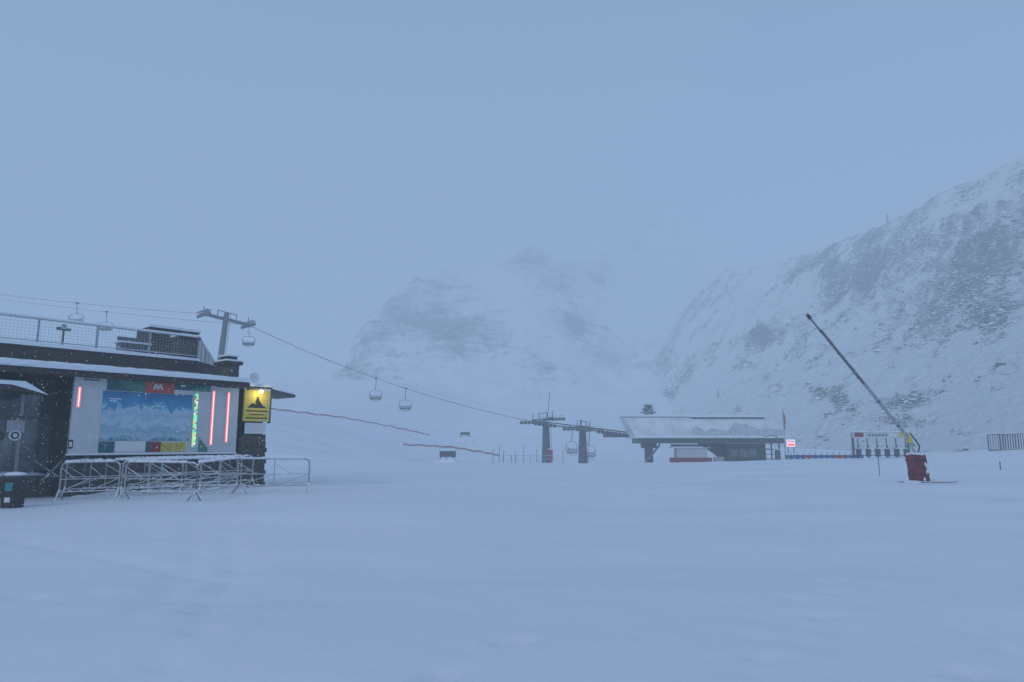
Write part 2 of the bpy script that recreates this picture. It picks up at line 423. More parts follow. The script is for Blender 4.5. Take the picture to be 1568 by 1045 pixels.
for x in(-7.6,-6.2,-4.8,-3.4,-2.0,-.9):
    m.box2((x,1.53,.76),(x+.09,1.62,3.3),STEEL)
    m.box2((x+.09,1.57,.85),(x+1.1,1.6,3.2),GLASS)
m.box2((-9,1.52,2.4),(-.05,1.61,2.48),DSTEEL)
m.box2((-2.35,1.5,1.2),(-1.85,1.54,2.2),mat('poster',(.2,.2,.2),.5,var=.6,scale=4,bump=0))
m.box2((-3.3,1.5,.95),(-2.9,1.54,1.6),mat('notice_board',(.45,.45,.45),.5,var=.4,scale=5,bump=0))
m.box2((-1.2,1.5,2.0),(-.75,1.54,2.35),GREY)
m.obj('windows',hut)
m=MB()
cx,cz=-1.15,1.9
m.tube((cx,.8,cz),(cx,.76,cz),.15,WHITE,20); m.tube((cx,.757,cz),(cx,.75,cz),.105,BLACK,20); m.tube((cx,.748,cz),(cx,.742,cz),.06,WHITE,16)
m.tube((cx,.82,.6),(cx,.82,cz),.02,DSTEEL)
m.obj('round_notice',hut)
m=MB()
m.box2((-9,-.35,3.62),(5.3,9,3.78),WOOD); 
m.box2((-9,-.42,3.79),(5.28,9.0,3.93),SNOW)
m.box2((5.3,-.1,3.55),(6.3,8,3.68),WOOD); m.box2((5.3,-.12,3.685),(6.3,8,3.80),SNOW)
m.slab([(6.3,-.05,3.5),(7.3,-.05,3.38),(7.3,-.05,3.48),(6.3,-.05,3.64)],(0,1.4,0),DSTEEL)
m.slab([(6.3,-.06,3.645),(7.3,-.06,3.485),(7.3,-.06,3.54),(6.3,-.06,3.74)],(0,1.4,0),SNOW)
m.obj('roof',hut)
m=MB(); m.drift((-9,-.2,0),(5.3,-.2,0),3.93,.24,.07,SNOW,70); m.drift((-9,4.1,0),(5.4,4.1,0),5.0,.2,.06,SNOW,60); m.obj('roof_snow',hut,smooth=True)
m=MB()
m.slab([(-9,-.3,3.25),(-1.3,-.3,3.25),(-.75,-.3,3.02),(-1.35,-.3,3.1),(-9,-.3,3.1)],(0,1.9,.1),WOOD)
m.slab([(-9,-.33,3.26),(-1.6,-.33,3.27),(-.72,-.33,3.03),(-1.3,-.33,3.38),(-9,-.33,3.42)],(0,1.9,.1),SNOW)
m.obj('canopy',hut)
m=MB(); TY=4.0
m.box2((-9,TY,4.45),(5.45,9,4.9),WOOD); m.box2((-9,TY-.06,4.905),(5.45,9,5.0),SNOW)
m.box2((-9,TY-.05,4.38),(5.5,TY-.001,4.44),STEEL)
m.slab([(5.45,TY+.02,4.3),(5.45,TY+.02,4.9),(5.45,9,4.9),(5.45,9,4.3)],(1.5,.9,-.1),WOOD)
m.box2((-9,TY-.3,3.935),(5.5,TY,4.37),DARK)
m.box2((-9,TY-.32,4.10),(5.5,TY-.301,4.16),SNOW)
m.obj('terrace',hut)
def railing(m,p,q,h,posts,snow=True):
    p=Vector(p);q=Vector(q);up=Vector((0,0,h))
    for i in range(posts+1):
        a=p.lerp(q,i/posts); m.tube(a,a+up,.035,STEEL)
    m.tube(p+up,q+up,.03,STEEL); m.tube(p+up*.12,q+up*.12,.02,STEEL)
    if snow: m.tube(p+up*1.04,q+up*1.04,.045,SNOW,6)
    n=int((q-p).length/.11)
    for i in range(n):
        a=p.lerp(q,i/n); m.tube(a+up*.12,a+up*.97,.0045,STEEL,3)
    for zz in np.linspace(.2,.95,7): m.tube(p+up*zz,q+up*zz,.0045,STEEL,3)
m=MB(); railing(m,(-9,TY+.1,5.0),(5.4,TY+.1,5.0),.86,8); railing(m,(5.4,TY+.1,5.0),(10.6,13,4.9),.9,6)
m.obj('terrace_railing',hut)
m=MB()
s0,s1_=s_of(222,6.5),s_of(296,6.5)
m.box2((s0+.1,6.5,4.9),(s1_-.1,7.6,5.85),STONE); m.box2((s0-.05,6.4,5.86),(s1_+.05,7.7,6.42),WOOD); m.box2((s0-.1,6.35,6.425),(s1_+.1,7.75,6.53),SNOW)
a,b=s_of(270,4.2),s_of(297,4.2)
m.box2((a,4.15,3.9),(b,4.9,5.75),STONE); m.box2((a-.08,4.08,5.755),(b+.08,4.98,5.85),DARK); m.box2((a-.06,4.1,5.855),(b+.06,4.95,5.95),SNOW)
m.box2(((a+b)/2-.1,4.4,5.95),((a+b)/2+.1,4.6,6.1),DSTEEL)
a,b=s_of(343,2.6),s_of(366,2.6)
m.box2((a+.05,2.6,3.7),(b-.05,3.4,4.72),STONE); m.box2((a-.05,2.5,4.725),(b+.05,3.5,4.85),WOOD); m.box2((a-.03,2.52,4.855),(b+.03,3.48,4.92),SNOW)
m.box2((a+.1,2.7,4.92),(b-.1,3.3,5.05),DARK); m.box2((a+.05,2.65,5.052),(b-.05,3.35,5.12),SNOW)
m.obj('stone_chimneys',hut)
m=MB()
for q in range(5): 
    x=s_of(178,4.8)+q*.22
    m.box2((x,4.7,5.0),(x+.2,5.2,5.42),DSTEEL); m.box2((x,5.1,5.42),(x+.2,5.18,5.7),DSTEEL)
m.box2((s_of(172,4.8),4.65,5.43),(s_of(172,4.8)+1.2,5.3,5.5),SNOW)
m.obj('stacked_terrace_chairs',hut)
m=MB(); x=s_of(88,4.9)
m.tube((x,4.9,5.0),(x,4.9,5.7),.035,DSTEEL); m.tube((x-.22,4.9,5.72),(x+.22,4.9,5.72),.06,DSTEEL,8); m.ball((x,4.9,5.83),.09,STEEL); m.tube((x,4.9,5.0),(x,4.9,5.06),.2,DSTEEL,10)
m.obj('terrace_heater',hut)
m=MB()
c=Vector((s_of(388,1.5),1.5,4.15)); dn=Vector((-.1,-.95,.3)).normalized(); a1=dn.orthogonal().normalized(); b1=dn.cross(a1)
vs=[c];fs=[]
for r_ in(1,2,3):
    for q in range(16):
        t_=q*math.pi/8; vs.append(c+(a1*math.cos(t_)+b1*math.sin(t_))*.06*r_*1.1+dn*.006*r_*r_)
for q in range(16):
    fs.append((0,1+q,1+(q+1)%16))
    for r_ in(0,1): fs.append((1+r_*16+q,17+r_*16+q,17+r_*16+(q+1)%16,1+r_*16+(q+1)%16))
m.add(vs,fs,WHITE); m.tube(c,c+Vector((0,.2,-.5)),.02,STEEL); m.tube(c,c+dn*.2,.01,STEEL)
m.obj('satellite_dish',hut)

# ---- piste map board
bd=empty('piste_map_board',A0,TH)
m=MB(); ZB,ZT=1.38,3.74
m.box2((0,0,ZB),(5.1,.14,ZT),GREY)
m.box2((-.05,-.05,ZT+.001),(5.15,.18,ZT+.07),SNOW)
m.box2((-.03,-.02,ZB-.05),(5.13,.15,ZB-.001),SNOW)
m.obj('panel',bd)
def pmap():
    mm,nt,b=mk('piste_map_print'); b.inputs['Roughness'].default_value=.45
    tc=nt.nodes.new('ShaderNodeTexCoord')
    n=nt.nodes.new('ShaderNodeTexNoise'); n.inputs['Scale'].default_value=2.6; n.inputs['Detail'].default_value=8; n.inputs['Distortion'].default_value=.7; n.inputs['Roughness'].default_value=.65; nt.links.new(tc.outputs['Object'],n.inputs[0])
    sx=nt.nodes.new('ShaderNodeSeparateXYZ'); nt.links.new(tc.outputs['Object'],sx.inputs[0])
    ma=nt.nodes.new('ShaderNodeMapRange'); ma.inputs['From Min'].default_value=1.6;ma.inputs['From Max'].default_value=3.25; nt.links.new(sx.outputs['Z'],ma.inputs[0])
    r=nt.nodes.new('ShaderNodeValToRGB'); e=r.color_ramp.elements
    e[0].position=0;e[0].color=(.03,.18,.28,1);e[1].position=1;e[1].color=(.03,.14,.34,1)
    for p,c in((.07,(.16,.34,.42,1)),(.16,(.42,.56,.66,1)),(.30,(.26,.44,.56,1)),(.42,(.5,.63,.74,1)),(.54,(.32,.5,.63,1)),(.66,(.44,.6,.73,1)),(.74,(.05,.3,.52,1))):
        q=e.new(p);q.color=c
    ad=nt.nodes.new('ShaderNodeMath');ad.operation='MULTIPLY_ADD';nt.links.new(n.outputs['Fac'],ad.inputs[0]);ad.inputs[1].default_value=.7
    sb=nt.nodes.new('ShaderNodeMath');sb.operation='SUBTRACT';nt.links.new(ma.outputs[0],sb.inputs[0]);sb.inputs[1].default_value=.37
    nt.links.new(sb.outputs[0],ad.inputs[2]);nt.links.new(ad.outputs[0],r.inputs[0])
    n3=nt.nodes.new('ShaderNodeTexNoise'); n3.inputs['Scale'].default_value=4.5; n3.inputs['Detail'].default_value=3; nt.links.new(tc.outputs['Object'],n3.inputs[0])
    mu=nt.nodes.new('ShaderNodeMath');mu.operation='MULTIPLY';mu.inputs[1].default_value=14;nt.links.new(n3.outputs['Fac'],mu.inputs[0])
    fr=nt.nodes.new('ShaderNodeMath');fr.operation='FRACT';nt.links.new(mu.outputs[0],fr.inputs[0])
    lt=nt.nodes.new('ShaderNodeMath');lt.operation='LESS_THAN';lt.inputs[1].default_value=.13;nt.links.new(fr.outputs[0],lt.inputs[0])
    gt=nt.nodes.new('ShaderNodeMapRange');gt.inputs['From Min'].default_value=.72;gt.inputs['From Max'].default_value=.6;gt.inputs['To Max'].default_value=.35;nt.links.new(ma.outputs[0],gt.inputs[0])
    ml=nt.nodes.new('ShaderNodeMath');ml.operation='MULTIPLY';nt.links.new(lt.outputs[0],ml.inputs[0]);nt.links.new(gt.outputs[0],ml.inputs[1])
    mx=nt.nodes.new('ShaderNodeMixRGB');mx.inputs[2].default_value=(.1,.2,.32,1);nt.links.new(ml.outputs[0],mx.inputs[0]);nt.links.new(r.outputs[0],mx.inputs[1]);nt.links.new(mx.outputs[0],b.inputs['Base Color'])
    return mm
S=s_of
m=MB(); m.box2((S(158),-.012,ZB+.38),(S(295),-.002,ZT-.48),pmap()); m.obj('map_print',bd)
m=MB()
def hp(a,b,z0,z1,mt,y=-.012): m.box2((S(a),y,z0),(S(b),-.002,z1),mt)
hp(163,176,ZT-.46,ZT-.06,TEAL); hp(176.5,222,ZT-.46,ZT-.08,GREEN); hp(222.5,266,ZT-.47,ZT-.05,REDP); hp(266.5,322,ZT-.33,ZT-.07,TEAL)
m.slab([(S(176.5),-.016,ZT-.46),(S(200),-.016,ZT-.46),(S(176.5),-.016,ZT-.12)],(0,-.003,0),TEAL)
m.slab([(S(290),-.016,ZT-.33),(S(322),-.016,ZT-.33),(S(322),-.016,ZT-.1)],(0,-.003,0),GREEN)
m.slab([(S(309),-.012,ZB+.02),(S(323),-.012,ZB+.02),(S(323),-.012,ZB+.15),(S(309),-.012,ZB+.5)],(0,.01,0),GREEN)
x=S(240)
for dx in(-.13,.0): m.slab([(x+dx,-.016,ZT-.36),(x+dx+.05,-.016,ZT-.36),(x+dx+.12,-.016,ZT-.16),(x+dx+.07,-.016,ZT-.16)],(0,-.003,0),WHITE); m.slab([(x+dx+.13,-.016,ZT-.36),(x+dx+.18,-.016,ZT-.36),(x+dx+.12,-.016,ZT-.16),(x+dx+.07,-.016,ZT-.16)],(0,-.003,0),WHITE)
hp(158,182,ZB+.02,ZB+.35,TEAL); hp(183,229,ZB+.04,ZB+.36,WHITE); hp(229.5,236,ZB+.02,ZB+.36,TEAL); hp(236.5,252,ZB+.03,ZB+.35,DRED); hp(252.5,273,ZB+.04,ZB+.33,YEL); hp(273.5,290,ZB+.04,ZB+.33,YEL)
for q in range(4):
    for w_ in(254,258,262,266,275,279,283): hp(w_,w_+2.4,ZB+.08+q*.06,ZB+.10+q*.06,BLACK,-.016) if (q+w_)%3 else None
for a,b,z in((126,152,ZT-.1),(127,150,ZT-.17),(333,350,ZT-.12),(354,366,ZT-.12),(168,186,ZT-.7),(168,180,ZT-.76)): hp(a,b,z-.03,z,BLACK if z>ZT-.5 else WHITE,-.018)
hp(112,119,ZB+.14,ZB+.4,BLACK); hp(113.5,117.5,ZB+.2,ZB+.34,WHITE,-.016)
hp(276,283,ZT-.22,ZT-.16,WHITE,-.018)
m.obj('printed_panels',bd)
m=MB()
def led(px,z0,z1,a,b,w=.035):
    x=S(px); m.box2((x-w*1.7,-.03,z0-.04),(x+w*1.7,-.003,z1+.04),WHITE); m.box2((x-w,-.042,z0),(x+w,-.031,z1),a); m.box2((x-w*.4,-.047,z0+.02),(x+w*.4,-.043,z1-.02),b)
led(121,ZT-1.0,ZT-.42,LEDR,LEDW); led(327,ZB+.25,ZT-.3,LEDR,LEDW); led(350,ZB+.35,ZT-.32,LEDR,LEDW)
x=S(301); m.box2((x-.075,-.03,ZB+.15),(x+.075,-.003,ZT-.36),WHITE)
nz=28
for q in range(nz):
    z=ZB+.2+q*(ZT-.42-ZB-.2)/nz
    for d_ in(-.03,.03):
        m.box2((x+d_-.022,-.038,z),(x+d_+.022,-.031,z+.045),LEDY if random.random()<.25 else(LEDW if random.random()<.15 else(WHITE if random.random()<.3 else LEDG)))
m.obj('led_strips',bd)
m=MB()
for x in(.5,4.7): m.tube((x,.08,-.3),(x,.08,ZB),.05,DSTEEL,8)
m.tube((-.5,.3,.6),(.1,.3,1.3),.04,DSTEEL); m.tube((-.9,.3,1.3),(-.1,.3,.7),.03,DSTEEL)
m.obj('posts',bd)

# ---- yellow lit sign
ys=empty('yellow_lift_sign',A0,TH)
m=MB(); a,b=S(373),S(412)
m.box2((a,-.1,2.45),(b,.0,3.55),YEL); m.box2((a,-.1,3.551),(b,0,3.62),SNOW)
m.slab([(a+.12,-.103,2.93),(a+.3,-.103,3.1),(a+.42,-.103,3.06),(a+.55,-.103,3.2),(a+.68,-.103,3.05),(a+.85,-.103,2.93)],(0,-.004,0),BLACK)
m.ball((a+.5,-.108,3.28),.05,BLACK,1,.2,1); m.slab([(a+.44,-.108,3.24),(a+.55,-.108,3.24),(a+.62,-.108,3.1),(a+.5,-.108,3.12),(a+.4,-.108,3.1)],(0,-.004,0),BLACK)
m.box2((a+.08,-.105,2.8),(b-.08,-.101,2.84),BLACK); m.box2((a+.08,-.105,2.55),(b-.08,-.101,2.59),BLACK); m.box2((a+.2,-.105,2.68),(b-.2,-.101,2.71),BLACK)
m.box2((a+.1,-.06,2.02),(b-.1,-.01,2.4),WHITE)
for q in range(4): m.box2((a+.15,-.065,2.08+q*.07),(b-.2-.1*(q%2),-.061,2.095+q*.07),GREY)
m.box2((b+.001,-.12,2.4),(b+.05,.02,3.6),DSTEEL)
m.obj('panel',ys)
m=MB(); lx=a+.5
m.tube((lx,.0,3.62),(lx,-.3,3.62),.015,DSTEEL); m.tube((lx,-.3,3.62),(lx,-.3,3.55),.05,DSTEEL,10,.09); m.ball((lx,-.3,3.50),.07,BULB)
m.obj('lamp',ys)
L=bpy.data.lights.new('sign_lamp_light','POINT'); L.energy=5; L.color=(1,.8,.35); L.shadow_soft_size=.05
lo=bpy.data.objects.new('lamp_light',L); lo.location=(lx,-.38,3.36); lo.parent=ys; bpy.context.scene.collection.objects.link(lo)

# ---- litter bin
m=MB(); p=W(20,760,17.6); z=ground_z(p.x,p.y)
m.tube((p.x,p.y,z-.1),(p.x,p.y,z+.75),.24,DARK,18,.27); m.tube((p.x,p.y,z+.75),(p.x,p.y,z+.8),.29,DSTEEL,18); m.ball((p.x,p.y,z+.81),.24,SNOW,1,1,.3,12)
m.box((p.x+.06,p.y-.262,z+.52),(.16,.03,.2),mat('bin_sticker',(.02,.25,.3),.5),Matrix.Rotation(.15,3,'Z')); m.box((p.x+.04,p.y-.25,z+.2),(.12,.03,.12),WHITE,Matrix.Rotation(.15,3,'Z'))
m.obj('litter_bin')

# ------------------------------------------------ crowd barriers
def barrier(p,q,h=1.08,name='crowd_barrier'):
    p=Vector(p);q=Vector(q);m=MB();d=(q-p).normalized();n=Vector((-d.y,d.x,0));L=(q-p).length
    up=Vector((0,0,1)); r=.15
    def P(x,z,o=0): return p+d*x+up*z+n*o
    arc=[P(.0,.28)]+[P(r-r*math.cos(t_),h-r+r*math.sin(t_)) for t_ in np.linspace(0,math.pi/2,5)]+[P(L-r+r*math.sin(t_),h-r+r*math.cos(t_)) for t_ in np.linspace(0,math.pi/2,5)]+[P(L,.28)]
    m.path(arc,.024,STEEL,8)
    m.tube(P(0,.28),P(L,.28),.018,STEEL); m.tube(P(0,.62),P(L,.62),.013,STEEL)
    k_=int(L/.13)
    for i in range(k_):
        if random.random()<.88: m.ball(P(r+(L-2*r)*i/k_,h+.024),.032,SNOW,3.0,.95,random.uniform(.7,1.6),6)
        if random.random()<.5: m.ball(P(L*i/k_,.30),.022,SNOW,3.0,.95,random.uniform(.5,1.2),6)
    for x in(0,L):
        m.path([P(x,.35),P(x,.18,.12),P(x,0,.3)],.024,STEEL); m.path([P(x,.35),P(x,.18,-.12),P(x,0,-.3)],.024,STEEL)
    k=max(2,int(L/.9))
    for i in range(k):
        x0=L*i/k;x1=L*(i+1)/k
        m.tube(P(x0,.28),P(x1,.62),.012,STEEL); m.tube(P(x0+.0,.95),P((x0+x1)/2,.62),.010,STEEL)
        if i: m.tube(P(x0,.28),P(x0,h),.013,STEEL)
    return m.obj(name)
def gp(px,Y,dz=0):
    X=(px-784)/F*Y*1.004; return Vector((X,Y,ground_z(X,Y)-.05+dz))
for a,ya,b,yb in((108,19.3,196,19.6),(116,20.2,290,20.9),(205,19.2,312,19.0),(200,20.0,372,21.2),(312,19.0,378,21.0),(130,20.9,345,22.6),(318,20.6,480,21.6),(240,20.6,395,23.3)):
    barrier(gp(a,ya),gp(b,yb))

# ------------------------------------------------ chairlift
def chair(pt,h=2.9,yaw=0,name='lift_chair'):
    m=MB(); R=Matrix.Rotation(yaw,3,'Z'); pt=Vector(pt)
    def P(x,y,z): return pt+R@Vector((x,y,z))
    m.box(P(0,0,0),(.35,.2,.2),TOWER,R)
    m.path([P(0,0,0),P(0,.05,-h*.3),P(0,.35,-h*.45),P(0,.35,-h*.5)],.045,TOWER)
    w=.85
    loop=[P(w*math.copysign(abs(math.cos(t_))**.6,math.cos(t_)),.35,-h*.72+h*.22*math.copysign(abs(math.sin(t_))**.6,math.sin(t_))) for t_ in np.linspace(0,2*math.pi,21)]
    m.path(loop,.035,TOWER)
    for i in range(2):
        m.slab([P(-w*.9,.33,-h*.76-i*.16),P(w*.9,.33,-h*.76-i*.16),P(w*.9,.33,-h*.76-i*.16-.09),P(-w*.9,.33,-h*.76-i*.16-.09)],(0,.03,0),DSTEEL)
    m.slab([P(-w*.9,.33,-h*.88),P(w*.9,.33,-h*.88),P(w*.9,-.2,-h*.86),P(-w*.9,-.2,-h*.86)],(0,0,-.08),DSTEEL)
    m.path([P(-w,.33,-h*.62),P(-w,-.35,-h*.68),P(-w*.4,-.45,-h*1.0),P(w*.4,-.45,-h*1.0),P(w,-.35,-h*.68),P(w,.33,-h*.62)],.03,TOWER)
    return m.obj(name)
def sag(a,b,n,s): return [a.lerp(b,i/n)-Vector((0,0,s*4*(i/n)*(1-i/n))) for i in range(n+1)]
LA=W(312,481,90); RA=W(380,498,94.5)
CA=W(816,646,100); CB=W(846,641,103)
m=MB()
c1=sag(W(-420,385,88),LA,20,1.0); c2=sag(W(-420,392,93),RA,20,1.0); c3=sag(RA,CA,24,1.4); c4=sag(LA,CB,24,1.5)
for c_,rr in((c1,.03),(c2,.03),(c3,.045),(c4,.01)): m.path(c_,rr,TOWER,5)
m.obj('chairlift_cable')
def on(c_,px):
    best=min(((abs(proj(p.lerp(q,t_).x,p.lerp(q,t_).y,p.lerp(q,t_).z)[0]-px),p.lerp(q,t_)) for p,q in zip(c_[:-1],c_[1:]) for t_ in(0,.1,.2,.3,.4,.5,.6,.7,.8,.9)),key=lambda e:e[0]); return best[1]
for c_,px,h in((c1,119,2.8),(c2,163,2.8),(c3,382,3.0),(c3,576,3.3),(c3,621,3.3)): chair(on(c_,px),h,.25)
def lift_tower(name,head,arm_a,arm_b,base_z,lean=0,r=.45):
    m=MB(); b=Vector((head.x-lean,head.y,base_z)); m.tube(b,head+Vector((0,0,.2)),r*1.15,TOWER,12,r*.75)
    m.tube(b,b+Vector((0,0,.5)),r*1.8,STEEL,12)
    d=(arm_b-arm_a)
    rot=Vector((1,0,0)).rotation_difference(d.normalized()).to_matrix()
    m.box((arm_a+arm_b)/2,(d.length,.35,.4),TOWER,rot); m.box((arm_a+arm_b)/2+Vector((0,0,.26)),(d.length,.34,.1),SNOW,rot)
    dn=d.normalized(); ln=Vector((-dn.y,dn.x,0)).normalized()
    for e in(arm_a,arm_b):
        m.tube(e-ln*2.1-Vector((0,0,.15)),e+ln*2.1-Vector((0,0,.15)),.12,TOWER)
        for k_ in range(-3,4):
            w_=e+ln*k_*.62-Vector((0,0,.1)); m.tube(w_-dn*.1,w_+dn*.1,.26,DSTEEL,10)
        m.tube(e,e+Vector((0,0,1.1)),.06,TOWER)
        m.slab([e-ln*1.8-dn*.35+Vector((0,0,.35)),e+ln*1.8-dn*.35+Vector((0,0,.35)),e+ln*1.8+dn*.35+Vector((0,0,.35)),e-ln*1.8+dn*.35+Vector((0,0,.35))],(0,0,.05),STEEL)
    m.path([arm_a.lerp(arm_b,.3)+Vector((0,0,.1)),arm_a.lerp(arm_b,.3)+Vector((0,0,1.0)),arm_a.lerp(arm_b,.72)+Vector((0,0,1.0)),arm_a.lerp(arm_b,.72)+Vector((0,0,.1))],.07,TOWER)
    for z in np.arange(1.0,(head.z-base_z),.5): m.tube(b+Vector((r+.2+lean*z/(head.z-base_z),-.2,z)),b+Vector((r+.2+lean*z/(head.z-base_z),.2,z)),.025,TOWER,4)
    m.tube(b+Vector((r+.2,0,.8)),head+Vector((r+.1,0,0)),.03,TOWER,4)
    return m.obj(name)
lift_tower('chairlift_tower',W(347,482,92),LA,RA,ground_z(-36,92)-.5,lean=1.0)
lift_tower('chairlift_tower',W(836,648,100),W(816,646,98),W(846,641,103),-1.6,r=.62)
lift_tower('chairlift_tower',W(892,656,98),W(884,656,95),W(903,657,101),-1.6,r=.62)
m=MB()
m.tube(W(838,645,100),W(842,600,100),.04,TOWER)
for dz in(0,.35):
    m.tube(W(820,648,99)+Vector((0,0,dz)),W(962,666,92)+Vector((0,0,dz)),.13,TOWER)
for k_ in range(24):
    p=W(820,649,99).lerp(W(962,667,92),k_/23); 
    if k_<6 or 8<k_<14 or k_>15: m.tube(p+Vector((0,-.35,0)),p+Vector((0,-.1,0)),.27,DSTEEL,10)
m.box2(W(925,664,93),W(962,670,94),TOWER); m.tube(W(890,656,97),W(889,643,97),.12,TOWER)
m.obj('chairlift_sheave_line')
chair(W(876,655,97),3.9,.3); chair(W(903,660,95),3.9,.3)
m=MB(); p=W(843,698,97); m.box(p,(.6,.5,1.7),RED); m.box(p+Vector((0,0,.9)),(.65,.55,.12),SNOW); m.tube(p-Vector((0,0,1.8)),p,.06,DSTEEL); m.obj('control_box')

# ---- lift station
st=empty('chairlift_station',(13.9,90,-1.15))
def canopy_mat():
    mm,nt,b=mk('station_canopy'); b.inputs['Roughness'].default_value=.5
    tc=nt.nodes.new('ShaderNodeTexCoord'); n=nt.nodes.new('ShaderNodeTexNoise'); n.inputs['Scale'].default_value=.5; n.inputs['Detail'].default_value=8
    nt.links.new(tc.outputs['Object'],n.inputs['Vector'])
    r=nt.nodes.new('ShaderNodeValToRGB'); r.color_ramp.elements[0].position=.40; r.color_ramp.elements[1].position=.68
    r.color_ramp.elements[0].color=(.80,.82,.85,1); r.color_ramp.elements[1].color=(.58,.61,.65,1)
    nt.links.new(n.outputs['Fac'],r.inputs[0]); nt.links.new(r.outputs[0],b.inputs['Base Color']); return mm
CAN=canopy_mat(); GRAPH=mat('canopy_graphic',(.5,.54,.58),.5,var=.2,scale=2,bump=0)
m=MB(); N=8; NX=12
rows=[]
def crow(t_):
    a=t_*math.pi/2; return 1.7-1.6*t_,21.2-2.9*t_,-3.0*math.cos(a),3.75+2.6*math.sin(a)
for i in range(N+1): rows.append(crow(i/N))
vs=[];fs=[]
for xl,xr,y,z in rows:
    for q in range(NX+1): vs.append((xl+(xr-xl)*q/NX,y,z))
for i in range(N):
    for q in range(NX): fs.append((i*(NX+1)+q,i*(NX+1)+q+1,(i+1)*(NX+1)+q+1,(i+1)*(NX+1)+q))
m.add(vs,fs,CAN)
m.add([(x,-y,z) for x,y,z in vs],[f[::-1] for f in fs],CAN)
for side in(0,1):
    k_=[ (r_[side],r_[2],r_[3]) for r_ in rows]+[(r_[side],-r_[2],r_[3]) for r_ in rows[::-1][1:]]
    m.add(k_,[tuple(range(len(k_)))],CAN)
m.obj('canopy_shell',st)
m=MB(); random.seed(3)
def cpt(x,t_,off=.03):
    xl,xr,y,z=crow(t_); return Vector((x,y-off*math.cos(t_*1.57),z+off*math.sin(t_*1.57)))
n_=60; xs=np.linspace(9.0,20.3,n_)
hs=.22+.42*np.array(fbm(xs/2.6,xs*0+3.3,4,501,.6)); hs=np.clip(hs,.05,.6)
for i in range(n_-1):
    h0,h1=hs[i],hs[i+1]
    for k_ in range(4):
        m.add([cpt(xs[i],.03+h0*k_/4),cpt(xs[i+1],.03+h1*k_/4),cpt(xs[i+1],.03+h1*(k_+1)/4),cpt(xs[i],.03+h0*(k_+1)/4)],[(0,1,2,3)],GRAPH)
for q in range(1,8):
    x=1.7+q*2.4
    for k_ in range(6): m.tube(cpt(x,k_/7,.0),cpt(x,(k_+1)/7,.0),.02,GRAPH,4)
m.obj('canopy_graphics',st)
m=MB(); m.slab([(0.0,-.9,6.34),(18.5,-.9,6.34),(18.5,.9,6.34),(0.0,.9,6.34)],(0,0,.28),SNOW)
m.box2((9.5,-1.4,5.98),(18.6,-1.0,6.24),TOWER); m.box2((9.0,-1.6,6.25),(18.7,-.9,6.38),SNOW)
m.box2((1.5,-3.1,3.55),(21.3,3.1,3.74),WHITE); m.drift((1.6,-3.0,0),(21.2,-3.0,0),3.74,.2,.14,SNOW,50)
m.box2((2.2,-2.6,2.9),(20.6,2.6,3.54),TOWER)
for q in range(28): m.tube((2.4+q*.64,-2.75,3.2),(2.4+q*.64,-2.6,3.2),.26,DSTEEL,10)
m.obj('machinery_deck',st)
m=MB()
m.tube((3.9,0,-.5),(3.9,0,3.0),.55,TOWER,12); m.box2((3.0,-.8,2.3),(4.8,.8,2.9),TOWER)
m.tube((3.0,-.9,.1),(5.2,-.9,2.8),.12,TOWER); 
m.box2((13.4,-2.0,-.3),(18.4,2.4,2.88),DARK)
for x in(13.8,15.0,16.2): m.box2((x,-2.04,1.2),(x+1.0,-2.001,2.2),GLASS)
m.slab([(10.6,-1.2,2.9),(13.39,-1.2,2.9),(13.39,-1.2,.9),(12.6,-1.2,1.6)],(0,2.4,0),DARK)
m.box2((18.4,-1.9,.9),(20.4,-1.7,1.0),TOWER); m.box2((18.4,-1.9,1.5),(20.4,-1.7,1.6),TOWER); m.box2((18.4,-1.9,2.1),(20.2,-1.7,2.25),TOWER)
for x in(19.2,20.2): m.tube((x,-1.8,-.3),(x,-1.8,2.9),.1,TOWER)
m.obj('supports_and_cabin',st)
m=MB()
m.box2((6.6,-1.8,.1),(11.6,.2,1.1),DRED); m.box2((7.2,-1.7,1.1),(11.0,.1,2.3),GREY); m.box2((6.5,-1.9,2.31),(11.4,.3,2.4),SNOW)
m.box2((7.5,-1.84,.35),(11.0,-1.801,.55),WHITE); m.tube((9,0,2.5),(9,0,2.8),2.2,DSTEEL,24)
m.box2((11.8,-2.2,-.2),(13.0,-1.6,1.2),STEEL)
m.obj('drive_unit',st)
m=MB(); p=W(1195,712,80); H=3.4
m.path([p-Vector((0,0,.6)),p+Vector((0,0,H-.9)),p+Vector((-.12,0,H-.4)),p+Vector((-.4,0,H-.08)),p+Vector((-.9,0,H)),p+Vector((-1.4,0,H-.1))],.07,TOWER,8); m.ball(p+Vector((-1.5,0,H-.12)),.2,DSTEEL,1.6,1,.5); m.obj('street_lamp')
m=MB(); p=W(1191,700,79); m.box(p,(.5,.4,1.6),DSTEEL); m.box(p+Vector((0,0,.85)),(.6,.5,.1),SNOW); m.obj('ticket_gate')
def pole(px,py0,py1,Y,r=.03,name='marker_pole',mt=None):
    m=MB(); a=W(px,py1,Y); b=W(px,py0,Y); a.x=b.x; m.tube(a-Vector((0,0,1.0)),b,r,mt or TOWER); m.ball(b,r*1.5,mt or TOWER); return m.obj(name)
m=MB(); p=W(1203,704,75); m.tube(p-Vector((0,0,.6)),p+Vector((0,0,5.4)),.045,STEEL)
FL=mat('flag_orange',(.36,.17,.09),.8); pts=[]
for i in range(9):
    z=3.2+i*.24; x=.03+.06*math.sin(i*.35+.3); pts.append((x,z))
for (x0,z0),(x1,z1) in zip(pts[:-1],pts[1:]):
    m.add([p+Vector((0,0,z0)),p+Vector((x0+.14,.12*math.sin(z0*4),z0)),p+Vector((x1+.14,.12*math.sin(z1*4),z1)),p+Vector((0,0,z1))],[(0,1,2,3)],FL)
